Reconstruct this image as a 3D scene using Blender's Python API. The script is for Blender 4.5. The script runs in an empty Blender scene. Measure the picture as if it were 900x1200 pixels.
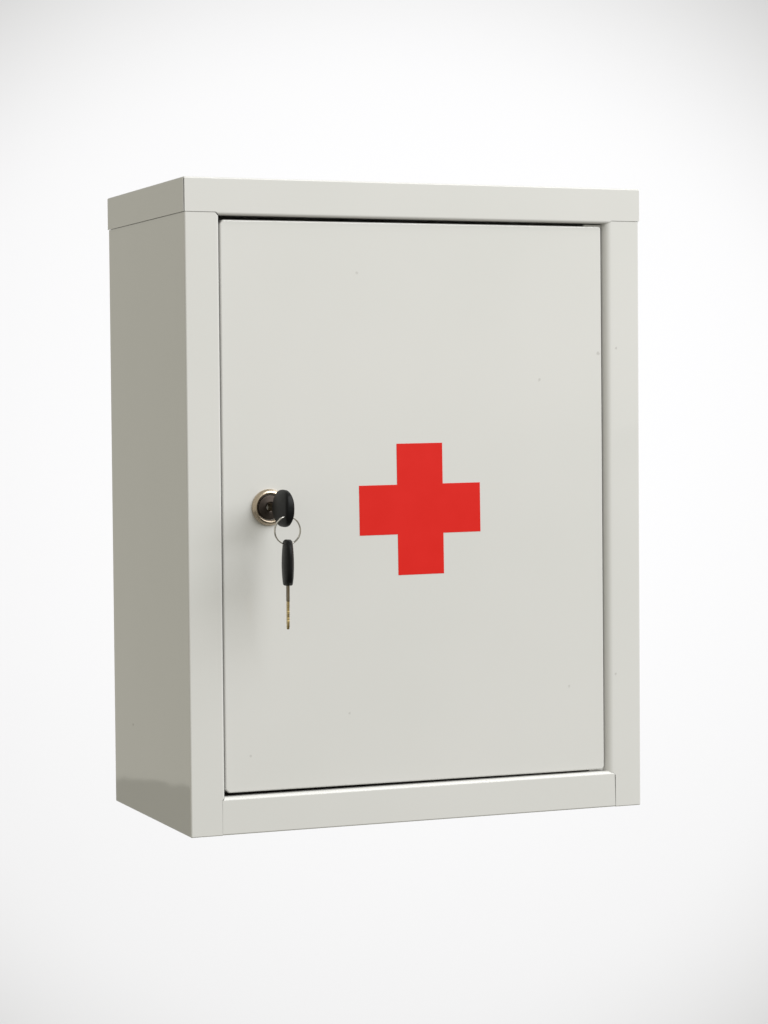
import bpy, bmesh, math, random
from mathutils import Vector, Matrix, noise
random.seed(4)
S = bpy.context.scene
COL = S.collection
MM = 0.001

# ------------------------------------------------------------------ sizes (mm)
W, D, H = 307.2, 164.2, 400.0
LIDZ = 379.2                       # lower edge of the lid flange
CAM = Vector((-466.8, -1463.0, 257.6))

def at(xa, za, y):
    """point at depth y on the sight line through (xa, 0, za) of the front plane"""
    p = Vector((xa, 0, za))
    return CAM + (p - CAM) * ((y - CAM.y) / (0 - CAM.y))

# ------------------------------------------------------------------ materials
def mat(name):
    m = bpy.data.materials.new(name); m.use_nodes = True
    nt = m.node_tree
    return m, nt, nt.nodes['Principled BSDF'], nt.links

def paint(name, col, rough=0.24, spots=()):
    m, nt, b, L = mat(name)
    N = nt.nodes
    tc = N.new('ShaderNodeTexCoord')
    n1 = N.new('ShaderNodeTexNoise'); n1.inputs['Scale'].default_value = 9; n1.inputs['Detail'].default_value = 4
    L.new(tc.outputs['Object'], n1.inputs['Vector'])
    r1 = N.new('ShaderNodeValToRGB')
    r1.color_ramp.elements[0].position = .3; r1.color_ramp.elements[1].position = .7
    r1.color_ramp.elements[0].color = (col[0]*.985, col[1]*.985, col[2]*.975, 1)
    r1.color_ramp.elements[1].color = (col[0]*1.01, col[1]*1.005, col[2]*1.0, 1)
    L.new(n1.outputs['Fac'], r1.inputs['Fac'])
    out = r1.outputs['Color']
    if spots:
        nd = N.new('ShaderNodeTexNoise'); nd.inputs['Scale'].default_value = 420; nd.inputs['Detail'].default_value = 2
        L.new(tc.outputs['Object'], nd.inputs['Vector'])
        va = N.new('ShaderNodeVectorMath'); va.operation = 'MULTIPLY_ADD'
        L.new(nd.outputs['Color'], va.inputs[0])
        va.inputs[1].default_value = (.0022, 0, .0022)
        L.new(tc.outputs['Object'], va.inputs[2])
        for (x, y, z, rad, dark) in spots:
            ds = N.new('ShaderNodeVectorMath'); ds.operation = 'DISTANCE'
            L.new(va.outputs['Vector'], ds.inputs[0]); ds.inputs[1].default_value = (x*MM+.0011, y*MM, z*MM+.0011)
            mr = N.new('ShaderNodeMapRange'); mr.interpolation_type = 'SMOOTHSTEP'
            L.new(ds.outputs['Value'], mr.inputs['Value'])
            mr.inputs['From Min'].default_value = rad*.3*MM; mr.inputs['From Max'].default_value = rad*1.2*MM
            mr.inputs['To Min'].default_value = dark; mr.inputs['To Max'].default_value = 0
            mx = N.new('ShaderNodeMixRGB'); L.new(mr.outputs['Result'], mx.inputs['Fac'])
            L.new(out, mx.inputs['Color1']); mx.inputs['Color2'].default_value = (.16, .13, .11, 1)
            out = mx.outputs['Color']
    L.new(out, b.inputs['Base Color'])
    n2 = N.new('ShaderNodeTexNoise'); n2.inputs['Scale'].default_value = 30; n2.inputs['Detail'].default_value = 5
    L.new(tc.outputs['Object'], n2.inputs['Vector'])
    mr = N.new('ShaderNodeMapRange'); L.new(n2.outputs['Fac'], mr.inputs['Value'])
    mr.inputs['To Min'].default_value = rough*.85; mr.inputs['To Max'].default_value = rough*1.15
    L.new(mr.outputs['Result'], b.inputs['Roughness'])
    n3 = N.new('ShaderNodeTexNoise'); n3.inputs['Scale'].default_value = 520; n3.inputs['Detail'].default_value = 2
    L.new(tc.outputs['Object'], n3.inputs['Vector'])
    n4 = N.new('ShaderNodeTexNoise'); n4.inputs['Scale'].default_value = 14; n4.inputs['Detail'].default_value = 1
    L.new(tc.outputs['Object'], n4.inputs['Vector'])
    ad = N.new('ShaderNodeMath'); ad.operation = 'MULTIPLY_ADD'
    L.new(n4.outputs['Fac'], ad.inputs[0]); ad.inputs[1].default_value = 60.0; L.new(n3.outputs['Fac'], ad.inputs[2])
    bp = N.new('ShaderNodeBump'); bp.inputs['Strength'].default_value = .35; bp.inputs['Distance'].default_value = .000006
    L.new(ad.outputs[0], bp.inputs['Height']); L.new(bp.outputs['Normal'], b.inputs['Normal'])
    return m

PAINT = (.70, .698, .688)
d1 = at(111.1, 343.4, 2.5); d2 = at(235.7, 277.2, 2.5); d3 = at(277.7, 294.0, 2.5)
d4 = at(255.8, 80.2, 2.5); d5 = at(104.0, 70.8, 2.5); d6 = at(38.7, 47.8, 2.5)
M_body = paint('painted_steel', PAINT, .03, [(290.7, 0, 297.4, .9, .3), (289.1, 0, 86.4, 1.0, .25), (0, 121.3, 55.8, 1.4, .42)])
M_lid = paint('painted_steel_lid', PAINT, .06)
M_door = paint('painted_steel_door', PAINT, .10, [(d1.x, 2.5, d1.z, 1.2, .18), (d2.x, 2.5, d2.z, 1.2, .22), (d3.x, 2.5, d3.z, 1.4, .26),
                                                 (d4.x, 2.5, d4.z, 1.0, .2), (d5.x, 2.5, d5.z, .9, .22), (d6.x, 2.5, d6.z, .9, .2)])

def simple(name, col, rough, metal=0.0, bump=0.0, scale=300, var=.12):
    m, nt, b, L = mat(name); N = nt.nodes
    tc = N.new('ShaderNodeTexCoord')
    n = N.new('ShaderNodeTexNoise'); n.inputs['Scale'].default_value = scale; n.inputs['Detail'].default_value = 4
    L.new(tc.outputs['Object'], n.inputs['Vector'])
    r = N.new('ShaderNodeValToRGB')
    r.color_ramp.elements[0].color = (*[c*(1-var) for c in col], 1)
    r.color_ramp.elements[1].color = (*[c*(1+var) for c in col], 1)
    L.new(n.outputs['Fac'], r.inputs['Fac']); L.new(r.outputs['Color'], b.inputs['Base Color'])
    mr = N.new('ShaderNodeMapRange'); L.new(n.outputs['Fac'], mr.inputs['Value'])
    mr.inputs['To Min'].default_value = rough*.8; mr.inputs['To Max'].default_value = min(1, rough*1.2)
    L.new(mr.outputs['Result'], b.inputs['Roughness'])
    b.inputs['Metallic'].default_value = metal
    if bump:
        bp = N.new('ShaderNodeBump'); bp.inputs['Strength'].default_value = bump; bp.inputs['Distance'].default_value = .0001
        L.new(n.outputs['Fac'], bp.inputs['Height']); L.new(bp.outputs['Normal'], b.inputs['Normal'])
    return m

M_red = simple('red_vinyl', (.71, .0145, .009), .38, 0, 0, 60, .04)
M_red.node_tree.nodes['Principled BSDF'].inputs['Specular IOR Level'].default_value = .25
M_brass = simple('nickel_brass', (.54, .455, .36), .26, 1.0, .05, 500, .1)
M_plug = simple('dark_bronze', (.075, .062, .054), .42, 1.0, .25, 700, .25)
M_black = simple('black_plastic', (.006, .0065, .007), .42, 0, .12, 900, .2)
M_black.node_tree.nodes['Principled BSDF'].inputs['Specular IOR Level'].default_value = .15
M_steel = simple('ring_steel', (.62, .60, .57), .18, 1.0, 0, 400, .1)
M_blade = simple('key_brass', (.52, .395, .18), .32, 1.0, .2, 500, .3)
M_dark = simple('brass_dark_reflection', (.21, .17, .115), .45, 1.0, .1, 500, .2)  # brass of the key shank with its dark reflection put into the colour
M_back = simple('white_backdrop_paper', (.618, .620, .645), .95, 0, 0, 3, .004)

# ------------------------------------------------------------------ mesh helpers
def build(name, bm, m, parent=None, smooth=True, angle=28):
    bmesh.ops.remove_doubles(bm, verts=bm.verts, dist=1e-8)
    bmesh.ops.recalc_face_normals(bm, faces=bm.faces)
    me = bpy.data.meshes.new(name); bm.to_mesh(me); bm.free()
    for mm in (m if isinstance(m, (list, tuple)) else [m]): me.materials.append(mm)
    o = bpy.data.objects.new(name, me); COL.objects.link(o)
    if smooth:
        me.polygons.foreach_set('use_smooth', [True]*len(me.polygons))
        me.set_sharp_from_angle(angle=math.radians(angle))
    if smooth:
        wn = o.modifiers.new('weighted_normals', 'WEIGHTED_NORMAL'); wn.keep_sharp = True; wn.weight = 90
    if parent: o.parent = parent
    return o

def fillet(path, seg=6):
    """path: list of (a, b, radius) -> polyline with rounded corners"""
    out = []
    for i, (a, b, r) in enumerate(path):
        p = Vector((a, b))
        if r <= 0 or i in (0, len(path)-1): out.append(p); continue
        u = (Vector(path[i-1][:2]) - p).normalized(); v = (Vector(path[i+1][:2]) - p).normalized()
        half = u.angle(v)/2
        t = r/math.tan(half); c = p + (u+v).normalized()*(r/math.sin(half))
        s, e = p+u*t, p+v*t
        a0 = math.atan2(s.y-c.y, s.x-c.x); a1 = math.atan2(e.y-c.y, e.x-c.x)
        da = (a1-a0+math.pi) % (2*math.pi) - math.pi
        for k in range(seg+1):
            an = a0+da*k/seg; out.append(c+Vector((math.cos(an), math.sin(an)))*r)
    return out

def offset(pl, d, closed=False):
    out = []; n = len(pl)
    for i, p in enumerate(pl):
        q0 = pl[i-1] if (i or closed) else None
        q1 = pl[(i+1) % n] if (i < n-1 or closed) else None
        ns = []
        for a, b in ((q0, p), (p, q1)):
            if a is None or b is None: continue
            t = b-a
            if t.length < 1e-6: continue
            t.normalize(); ns.append(Vector((-t.y, t.x)))
        nn = sum(ns, Vector((0, 0))).normalized()
        k = 1/max(.3, nn.dot(ns[0]))
        out.append(p+nn*d*k)
    return out

def strip(bm, rings, thick_rings):
    """rings: list of outer point lists (3D, mm) along the sweep; thick_rings: matching inner lists"""
    def V(l): return [bm.verts.new(Vector(p)*MM) for p in l]
    R = [V(r) for r in rings]; T = [V(r) for r in thick_rings]
    n = len(R[0])
    def q(*vs):
        try: bm.faces.new(vs)
        except ValueError: pass
    for a in range(len(R)-1):
        for i in range(n-1):
            q(R[a][i], R[a][i+1], R[a+1][i+1], R[a+1][i]); q(T[a][i], T[a+1][i], T[a+1][i+1], T[a][i+1])
        for i in (0, n-1): q(R[a][i], R[a+1][i], T[a+1][i], T[a][i])
    for k in (0, len(R)-1):
        for i in range(n-1): q(R[k][i], R[k][i+1], T[k][i+1], T[k][i])

def box(bm, x0, x1, y0, y1, z0, z1, bev=0):
    vs = [bm.verts.new(Vector((x, y, z))*MM) for x in (x0, x1) for y in (y0, y1) for z in (z0, z1)]
    fs = [(0,1,3,2),(4,6,7,5),(0,4,5,1),(2,3,7,6),(0,2,6,4),(1,5,7,3)]
    F = [bm.faces.new([vs[i] for i in f]) for f in fs]
    if bev:
        es = {e for f in F for e in f.edges}
        bmesh.ops.bevel(bm, geom=list(es), offset=bev*MM, segments=3, affect='EDGES', profile=.5)

def empty(name, loc):
    o = bpy.data.objects.new(name, None); COL.objects.link(o); o.location = Vector(loc)*MM
    o.empty_display_size = .02
    return o
def tag(o, label, cat, group=None):
    o['label'] = label; o['category'] = cat
    if group: o['group'] = group

# ------------------------------------------------------------------ cabinet
cab = empty('first_aid_cabinet', (0, 0, 0))
tag(cab, 'off-white steel first aid cabinet with a red cross on its locked door', 'cabinet')

# body: one folded sheet - stile returns, stiles, sides and back
SL, SR = 21.7, 282.7
path = fillet([(SL, 17, 0), (SL, 0, 1.3), (0, 0, 1.1), (0, D, 1.1), (W, D, 1.1), (W, 0, 1.1), (SR, 0, 4.7), (SR, 17, 0)], 8)
# extra points at the rail seam so the foot of each stile can be notched
SM = 289.0
def marks(pl):
    res = []
    for i, p in enumerate(pl):
        res.append(p)
        if i+1 < len(pl):
            q = pl[i+1]
            if abs(p.y) < 1e-6 and abs(q.y) < 1e-6 and abs(p.x-q.x) > 5:
                xs = [19.6, 20.17, 20.25] if p.x < 100 else [SM-.05, SM, SM+.6]
                xs = sorted(xs, reverse=p.x > q.x)
                res += [Vector((x, 0)) for x in xs if min(p.x, q.x) < x < max(p.x, q.x)]
    return res
path = marks(path)
def zbot(p):
    if p.y < 30 and 20.2 < p.x < 100: return 21.2 + min(1.4, max(0, p.x-20.2))
    if p.y < 30 and 100 < p.x < SM-.01: return 20.2 + min(1.8, max(0, SM-.01-p.x))
    return 0
def ztop(p):
    if p.y < 30 and 19.6 < p.x < 100: return 378.97 - min(2.2, (p.x-19.6)*1.1)
    return 378.97
bm = bmesh.new()
inn = offset(path, -.9)
chk = inn[len(inn)//2]
if not (1 < chk.x < W-1 and 1 < chk.y < D-.5): inn = offset(path, .9); sg = 1
else: sg = -1
ch = offset(path, sg*.45); st = offset(path, sg*1.1); st2 = offset(path, sg*1.7)
rings = [[(p.x, p.y, zbot(o)) for p, o in zip(ch, path)],
         [(p.x, p.y, zbot(p)+.5) for p in path],
         [(p.x, p.y, ztop(p)-.15) for p in path],
         [(p.x, p.y, ztop(o)) for p, o in zip(offset(path, sg*.15), path)],
         [(p.x, p.y, ztop(o)) for p, o in zip(st, path)],
         [(p.x, p.y, (396 if ztop(o) > 378.8 else ztop(o)+.1)) for p, o in zip(st, path)]]
inner = [[(p.x, p.y, zbot(o)) for p, o in zip(inn, path)],
         [(p.x, p.y, zbot(o)+.5) for p, o in zip(inn, path)],
         [(p.x, p.y, ztop(o)-1.4) for p, o in zip(inn, path)],
         [(p.x, p.y, ztop(o)-1.3) for p, o in zip(inn, path)],
         [(p.x, p.y, ztop(o)-1.2) for p, o in zip(st2, path)],
         [(p.x, p.y, (396 if ztop(o) > 378.8 else ztop(o)+.1)) for p, o in zip(st2, path)]]
strip(bm, rings, inner)
build('body', bm, M_body, cab)

# bottom panel with the front rail folded up and rolled inwards
path = fillet([(D-1.5, .1, 0), (60, .1, 0), (4, .1, 0), (3.9, .1, 0), (0, .1, 1.0), (0, 23.4, 2.3), (6.5, 23.4, 0)], 7)
inn = offset(path, .9)
if inn[1].y < path[1].y: inn = offset(path, -.9)
def xl(p): return (1.4 if p.x > 3.95 and p.y < 10 else 20.262 + max(0, p.y-20.9)*.75)
def xr(p): return (W-1.4 if p.x > 3.95 and p.y < 10 else SM-.32 - max(0, p.y-20.4)*.55)
bm = bmesh.new()
strip(bm, [[(xl(p), p.x, p.y) for p in path], [(xr(p), p.x, p.y) for p in path]],
          [[(xl(o), p.x, p.y) for p, o in zip(inn, path)], [(xr(o), p.x, p.y) for p, o in zip(inn, path)]])
build('bottom_rail', bm, M_lid, cab)

# lid: top sheet, front flange with rolled lip between the stiles, side flanges
path = fillet([(D+.2, H, 0), (-.25, H, .9), (-.25, LIDZ, 0), (-.25, LIDZ-.02, 0), (-.25, 377.25, 1.8), (7.5, 377.25, 0)], 7)
inn = offset(path, .7)
if inn[0].y > path[0].y: inn = offset(path, -.7)
def ll(p): return .25 if p.y > LIDZ-.01 else 19.9 + min(2.4, (LIDZ-p.y)*1.05)
def lr(p): return W+.45 if p.y > LIDZ-.01 else 287.35
bm = bmesh.new()
strip(bm, [[(ll(p), p.x, p.y) for p in path], [(lr(p), p.x, p.y) for p in path]],
          [[(ll(o), p.x, p.y) for p, o in zip(inn, path)], [(lr(o), p.x, p.y) for p, o in zip(inn, path)]])
for s in (0, 1):
    pp = fillet([(-.45, LIDZ-.1, 0), (-.45, H-.05, .9), (2.2, H-.05, 0)], 5)
    if s: pp = [Vector((W-p.x+.1, p.y)) for p in pp]
    ii = offset(pp, .35)
    if abs(ii[0].x-W/2) > abs(pp[0].x-W/2): ii = offset(pp, -.35)
    y0 = .5 if not s else 1.2
    if not s: pp = [Vector((p.x, p.y if p.y < H-1.2 else p.y)) for p in pp]
    strip(bm, [[(p.x, y, p.y - (.75 if (p.x > 0.1 and not s) else 0)) for p in pp] for y in (y0, D+.2)],
              [[(p.x, y, p.y - (.75 if (p.x > 0.1 and not s) else 0)) for p in ii] for y in (y0, D+.2)])
build('lid', bm, M_lid, cab)

# hinges tucked into the two ends of the door gap
bm = bmesh.new(); box(bm, 270.5, 286.0, 5.2, 9, 374.9, 376.75, .2); build('hinge', bm, M_lid, cab)
bm = bmesh.new(); box(bm, 272.5, 286.0, 5.2, 9, 23.65, 25.6, .2); build('hinge', bm, M_lid, cab)

# door: pan with folded edges
DY = 2.5
def dpt(xa, za): v = at(xa, za, DY); return Vector((v.x, v.z))
TL, TR, BR, BL = dpt(22.45, 374.6), dpt(280.0, 375.3), dpt(280.7, 25.0), dpt(22.3, 25.85)
ol = fillet([((TR.x+BR.x)/2, (TR.y+BR.y)/2, 0), (BR.x, BR.y, 2.6), (BL.x+2.3, BL.y, 1.6), (BL.x, BL.y+2.1, 1.6),
             (TL.x, TL.y-2.8, 1.6), (TL.x+1.7, TL.y, 1.6), (TR.x, TR.y, 1.6), ((TR.x+BR.x)/2, (TR.y+BR.y)/2, 0)], 6)[:-1]
test = offset(ol, 1, True)
sg = 1 if test[0].x < ol[0].x else -1
er = 1.0
levels = [(DY+14, 0)] + [(DY+er*(1-math.sin(a)), er*(1-math.cos(a))) for a in [i*math.pi/2/6 for i in range(7)]] + [(DY, er+.15)]
bm = bmesh.new()
prev = None; first = None
for y, off in levels:
    o_ = offset(ol, sg*off*.95, True) if off > 1e-6 else ol
    vs = [bm.verts.new(Vector((p.x, y, p.y))*MM) for p in o_]
    if prev:
        for i in range(len(vs)):
            j = (i+1) % len(vs); bm.faces.new((prev[i], prev[j], vs[j], vs[i]))
    else: first = vs
    prev = vs
bm.faces.new(prev)
back = [bm.verts.new(Vector((p.x, DY+14, p.y))*MM) for p in offset(ol, sg*8, True)]
for i in range(len(back)):
    j = (i+1) % len(back); bm.faces.new((first[j], first[i], back[i], back[j]))
back2 = [bm.verts.new(Vector((v.co.x/MM, DY+1.2, v.co.z/MM))*MM) for v in back]
for i in range(len(back)):
    j = (i+1) % len(back); bm.faces.new((back[j], back[i], back2[i], back2[j]))
bm.faces.new(list(reversed(back2)))
door = build('door', bm, M_door, cab, angle=35)

# red cross sticker
cc = at(152.6, 196.7, DY); a = 15.55; b_ = 41.15
pts = [(-a, b_), (a, b_), (a, a), (b_, a), (b_, -a), (a, -a), (a, -b_), (-a, -b_), (-a, -a), (-b_, -a), (-b_, a), (-a, a)]
rot = math.radians(.5); kx = 1.0
bm = bmesh.new()
P3 = []
for x, z in pts:
    xx, zz = x*math.cos(rot)-z*math.sin(rot), x*math.sin(rot)+z*math.cos(rot)
    P3.append((cc.x+xx*kx, cc.z+zz))
f0 = [bm.verts.new(Vector((x, DY-.12, z))*MM) for x, z in P3]; f1 = [bm.verts.new(Vector((x, DY-.004, z))*MM) for x, z in P3]
bm.faces.new(f0)
for i in range(12):
    j = (i+1) % 12; bm.faces.new((f0[i], f0[j], f1[j], f1[i]))
build('cross_emblem', bm, M_red, door, smooth=False)

# lock
LC = at(52.7, 199.8, 1.0)
def lathe(prof, cx, cz, n=64):
    bm = bmesh.new(); R = []
    for r, y in prof:
        if r < 1e-6: R.append([bm.verts.new(Vector((cx, y, cz))*MM)]*n)
        else: R.append([bm.verts.new(Vector((cx+r*math.cos(2*math.pi*k/n), y, cz+r*math.sin(2*math.pi*k/n)))*MM) for k in range(n)])
    for a_, b2 in zip(R, R[1:]):
        for k in range(n):
            j = (k+1) % n
            vs = []
            for v in (a_[k], a_[j], b2[j], b2[k]):
                if v not in vs: vs.append(v)
            if len(vs) > 2: bm.faces.new(vs)
    return bm
ring_prof = fillet([(11.2, DY+3, 0), (11.2, 1.3, .4), (10.0, -.2, .7), (8.9, -.45, .4), (8.0, .5, .4), (8.0, DY+3, 0)], 5)
build('lock_collar', lathe([(p.x, p.y) for p in ring_prof], LC.x, LC.z), M_brass, door)
plug_prof = fillet([(7.45, DY+3, 0), (7.45, .4, .5), (3.4, -.05, .2), (3.1, .9, .2), (2.2, 1.0, .3), (1.9, 3, 0), (0, 3.2, 0)], 4)
build('lock_plug', lathe([(p.x, p.y) for p in plug_prof], LC.x, LC.z), M_plug, door)

# ------------------------------------------------------------------ keys (built along +u, tip of the bow at u = 0)
def bow_mesh(Lb, wd, th):
    """oval plastic bow: u = length, w = width, t = thickness"""
    bm = bmesh.new()
    nu, nv = 26, 40
    rows = []
    for i in range(nu+1):
        s = i/nu
        u = Lb*(.5-.5*math.cos(math.pi*s))
        e = abs(2*u/Lb-1)
        hw = wd/2*max(.0, 1-e**3.0)**(1/2.4)
        if u/Lb > .5: hw = max(hw, 3.2 if i < nu else 3.0)
        if i == 0: hw = .8
        # thickness swells towards the shank, thinner at the ring end
        tt = th/2*(.66+.34*math.sin(math.pi*min(1, (u/Lb)*.82+.06)))
        tt *= min(1, .55+.45*math.sqrt(min(1, min(u, (Lb-u)*2.5+.5)/1.2)))
        row = []
        for k in range(nv):
            a = 2*math.pi*k/nv
            c, s_ = math.cos(a), math.sin(a)
            w = hw*math.copysign(abs(c)**.72, c)
            lens = .30+.70*math.sqrt(max(0, 1-(w/(wd/2))**2))
            t = tt*lens*math.copysign(abs(s_)**.5, s_)
            row.append((u, w, t))
        rows.append(row)
    return rows
def put_rows(rows, fr):
    bm = bmesh.new()
    R = [[bm.verts.new(fr @ (Vector(p)*MM)) for p in r] for r in rows]
    n = len(R[0])
    for a_, b2 in zip(R, R[1:]):
        for k in range(n):
            j = (k+1) % n; bm.faces.new((a_[k], a_[j], b2[j], b2[k]))
    bm.faces.new(R[0]); bm.faces.new(list(reversed(R[-1])))
    return bm
def blade_mesh(fr, L0, L1, w, t):
    """flat brass blade from u=L0 to L1 with cut teeth on both edges and a groove"""
    bm = bmesh.new()
    us = []; n = 56
    rnd = random.Random(7)
    cuts = [.0]*(n+1)
    for k in range(n+1):
        f = k/n
        if f > .42 and f < .95:
            cuts[k] = (.0, .0, .1, .3, .3, .1, .0, .2, .35, .2)[int((f-.42)*26) % 10]*.4
        if f > .93: cuts[k] = (f-.93)/.07*.7
    top, bot = [], []
    F = []
    for k in range(n+1):
        u = L0+(L1-L0)*k/n
        w0 = w/2*(1 if k/n > .40 else 1.08); tz = t/2*(1.0 if k/n > .40 else 1.12)
        a1 = -w0+cuts[k]*w*.55; a2 = w0-cuts[k]*w*(.1 if k/n < .93 else .3)
        row = [(u, a1, -tz), (u, a1, tz), (u, -w0*.25 if a1 < -w0*.3 else a1+.3, tz), (u, -w0*.1, tz*.45), (u, w0*.2, tz*.45), (u, w0*.35, tz), (u, a2, tz), (u, a2, -tz),
               (u, w0*.3, -tz), (u, w0*.15, -tz*.5), (u, -w0*.15, -tz*.5), (u, -w0*.3 if a1 < -w0*.35 else a1+.3, -tz)]
        F.append([bm.verts.new(fr @ (Vector(p)*MM)) for p in row])
    m = len(F[0])
    for a_, b2 in zip(F, F[1:]):
        for k in range(m):
            j = (k+1) % m; bm.faces.new((a_[k], a_[j], b2[j], b2[k]))
    bm.faces.new(F[0]); bm.faces.new(list(reversed(F[-1])))
    return bm
def frame(u, w, org):
    u = Vector(u).normalized(); w = Vector(w); w = (w-u*w.dot(u)).normalized(); t = u.cross(w)
    return Matrix(((u.x, w.x, t.x, org[0]*MM), (u.y, w.y, t.y, org[1]*MM), (u.z, w.z, t.z, org[2]*MM), (0, 0, 0, 1)))

KEYS = 'keys of the cabinet'
def make_key(label, fr, Lb, wd, th, L1, bw, bt, shank):
    base = fr @ Vector((0, 0, 0))
    k = bpy.data.objects.new('key', None); COL.objects.link(k); k.location = base; k.empty_display_size = .01
    tag(k, label, 'key', KEYS)
    inv = Matrix.Translation(-base)
    build('bow', put_rows(bow_mesh(Lb, wd, th), inv @ fr), M_black, k, angle=50)
    bl = build('blade', blade_mesh(inv @ fr, Lb-2, L1, bw, bt), [M_blade, M_dark], k, smooth=False)
    q = (inv @ fr)
    for f in bl.data.polygons:                 # dark-reflection colour on the shank next to the bow, cut brass beyond it
        u_ = (q.inverted() @ f.center)[0]/MM
        if u_ < Lb+(L1-Lb)*shank: f.material_index = 1
    return k
# key in the lock: bow stands out from the door, width upright
KZ = 199.9
make_key('black-headed key pushed into the lock of the cabinet door', frame((0, 1, 0), (0, 0, 1), (LC.x, -36.5, KZ)), 25.5, 22.6, 7.4, 42, 4.6, 1.3, .8)

# ring through both bows, parallel to the door
RY = -32.8
def px_at(xa, za, y): return at(xa, za, y)
rc = px_at(64.0, 185.3, RY)
rr = 8.35; tr = .42
rg = bpy.data.objects.new('key_ring', None)
bm = bmesh.new(); n, m = 96, 10
ax = Matrix.Rotation(math.radians(3), 3, 'Z')
V = []
turns = 2.0
N = int(n*turns)
for i in range(N+1):
    a = 2*math.pi*i/n + 2.2
    pitch = (i/N-.5)*1.15
    c = Vector((math.cos(a), 0, math.sin(a)))
    row = []
    for k in range(m):
        b = 2*math.pi*k/m
        p = c*(rr+tr*math.cos(b)) + Vector((0, 1, 0))*(pitch+tr*.9*math.sin(b))
        row.append(bm.verts.new((ax @ p)*MM))
    V.append(row)
for a_, b2 in zip(V, V[1:]):
    for k in range(m):
        j = (k+1) % m; bm.faces.new((a_[k], a_[j], b2[j], b2[k]))
bm.faces.new(V[0]); bm.faces.new(list(reversed(V[-1])))
ringo = build('key_ring', bm, M_steel, None)
ringo.location = rc*MM
tag(ringo, 'thin steel split ring joining the two black-headed keys', 'key ring')

# spare key hanging from the ring, seen almost edge-on
hb = px_at(64.0, 179.8, RY)
make_key('black-headed spare key hanging down from the split ring', frame((-.006, 0, -1), (math.sin(math.radians(11)), math.cos(math.radians(11)), 0), (hb.x+.1, RY, hb.z)), 27.6, 20.5, 6.8, 54, 4.4, 1.25, .36)

# ------------------------------------------------------------------ backdrop
yaw, pitch, roll = 0.38615851673867285, -0.03947462467433568, -0.008355339713004423
fw = Vector((math.sin(yaw)*math.cos(pitch), math.cos(yaw)*math.cos(pitch), math.sin(pitch)))
fh = Vector((math.sin(yaw), math.cos(yaw), 0)); rt = Vector((math.cos(yaw), -math.sin(yaw), 0))
ctr = Vector((W/2*MM, D/2*MM, .2))
BD = 4.5
bm = bmesh.new()
bc = ctr + fh*BD
def bp(x, z, d=0): p = bc + rt*x - fh*d; return Vector((p.x, p.y, z))
nx, nz = 40, 40
X0, X1, Z0, Z1 = -3.5, 5.5, -4.0, 4.0
G = [[bm.verts.new(bp(X0+(X1-X0)*i/nx, Z0+(Z1-Z0)*j/nz)) for i in range(nx+1)] for j in range(nz+1)]
for j in range(nz):
    for i in range(nx): bm.faces.new((G[j][i], G[j][i+1], G[j+1][i+1], G[j+1][i]))
bdo = build('backdrop', bm, M_back)
sm = bdo.modifiers.new('thickness', 'SOLIDIFY'); sm.thickness = .01; sm.offset = 0
bdo['kind'] = 'structure'

# ------------------------------------------------------------------ light
wd_ = bpy.data.worlds.new('World'); S.world = wd_; wd_.use_nodes = True
nt = wd_.node_tree; N = nt.nodes; L = nt.links
bg = N['Background']
tc = N.new('ShaderNodeTexCoord'); sx = N.new('ShaderNodeSeparateXYZ'); L.new(tc.outputs['Generated'], sx.inputs[0])
rp = N.new('ShaderNodeValToRGB'); L.new(sx.outputs['Z'], rp.inputs['Fac'])
e = rp.color_ramp.elements
# added two-tone world; step shaped to mirror a table edge in the glossy side
e[0].position = 0.0; e[0].color = (.20, .195, .165, 1)
e[1].position = 1.0; e[1].color = (.57, .555, .485, 1)
tl = N.new('ShaderNodeMath'); tl.operation = 'MULTIPLY_ADD'; L.new(sx.outputs['X'], tl.inputs[0]); tl.inputs[1].default_value = -.18; L.new(sx.outputs['Z'], tl.inputs[2])
wn_ = N.new('ShaderNodeTexNoise'); wn_.inputs['Scale'].default_value = 70; wn_.inputs['Detail'].default_value = 2; L.new(tc.outputs['Generated'], wn_.inputs['Vector'])
wb = N.new('ShaderNodeMath'); wb.operation = 'MULTIPLY_ADD'; L.new(wn_.outputs['Fac'], wb.inputs[0]); wb.inputs[1].default_value = .004; L.new(tl.outputs[0], wb.inputs[2])
mp = N.new('ShaderNodeMapRange'); L.new(wb.outputs[0], mp.inputs['Value'])
mp.inputs['From Min'].default_value = -.0902; mp.inputs['From Max'].default_value = -.0894
L.new(mp.outputs['Result'], rp.inputs['Fac'])
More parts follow.
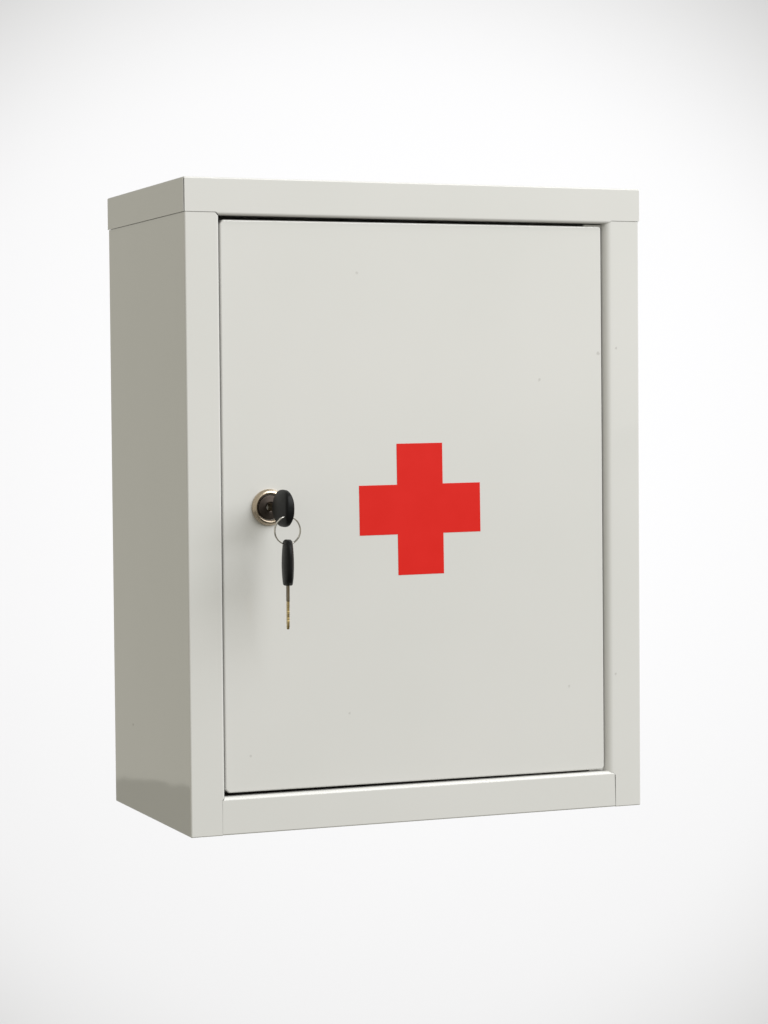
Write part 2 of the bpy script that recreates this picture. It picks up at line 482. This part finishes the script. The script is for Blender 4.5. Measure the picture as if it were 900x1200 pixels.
L.new(rp.outputs['Color'], bg.inputs['Color']); bg.inputs['Strength'].default_value = 1.0

def area(name, loc, target, size, power, col=(1, 1, 1)):
    l = bpy.data.lights.new(name, 'AREA'); l.shape = 'RECTANGLE'; l.size, l.size_y = size; l.energy = power; l.color = col
    o = bpy.data.objects.new(name, l); COL.objects.link(o); o.location = loc
    o.rotation_euler = (Vector(target)-Vector(loc)).to_track_quat('-Z', 'Y').to_euler()
    return o
area('key_softbox', ctr + Vector((1.85, -2.4, 2.35)), ctr, (3.5, 3.5), 179, (.970, .982, .992))

sp = bpy.data.lights.new('backdrop_spot', 'SPOT'); sp.energy = 712; sp.shadow_soft_size = .03  # added lamp hidden behind the cabinet, shapes a vignette on the backdrop
sp.spot_size = math.radians(52.2); sp.spot_blend = .703
so = bpy.data.objects.new('backdrop_spot', sp); COL.objects.link(so)
so.location = ctr + fh*.16
so.rotation_euler = (fw - rt*.012 - Vector((0, 0, .02))).to_track_quat('-Z', 'Y').to_euler()

# ------------------------------------------------------------------ camera
cd = bpy.data.cameras.new('camera'); co = bpy.data.objects.new('camera', cd); COL.objects.link(co)
cd.sensor_fit = 'VERTICAL'; cd.sensor_height = 36; cd.sensor_width = 27; cd.lens = 2973.8158/1200*36
cd.clip_start = .01; cd.clip_end = 100
r = Vector((math.cos(yaw), -math.sin(yaw), 0)); u = r.cross(fw)
r2 = r*math.cos(roll)+u*math.sin(roll); u2 = -r*math.sin(roll)+u*math.cos(roll)
c0 = Vector((-0.4667987669989918, -1.4630393274278721, 0.25760503167777515))
co.matrix_world = Matrix(((r2.x, u2.x, -fw.x, c0.x), (r2.y, u2.y, -fw.y, c0.y), (r2.z, u2.z, -fw.z, c0.z), (0, 0, 0, 1)))
S.camera = co

S.view_settings.view_transform = 'Standard'; S.view_settings.look = 'None'
S.view_settings.exposure = 0; S.view_settings.gamma = 1
S.render.resolution_x, S.render.resolution_y = 768, 1024
S.cycles.use_denoising = True
S.cycles.max_bounces = 10; S.cycles.diffuse_bounces = 6
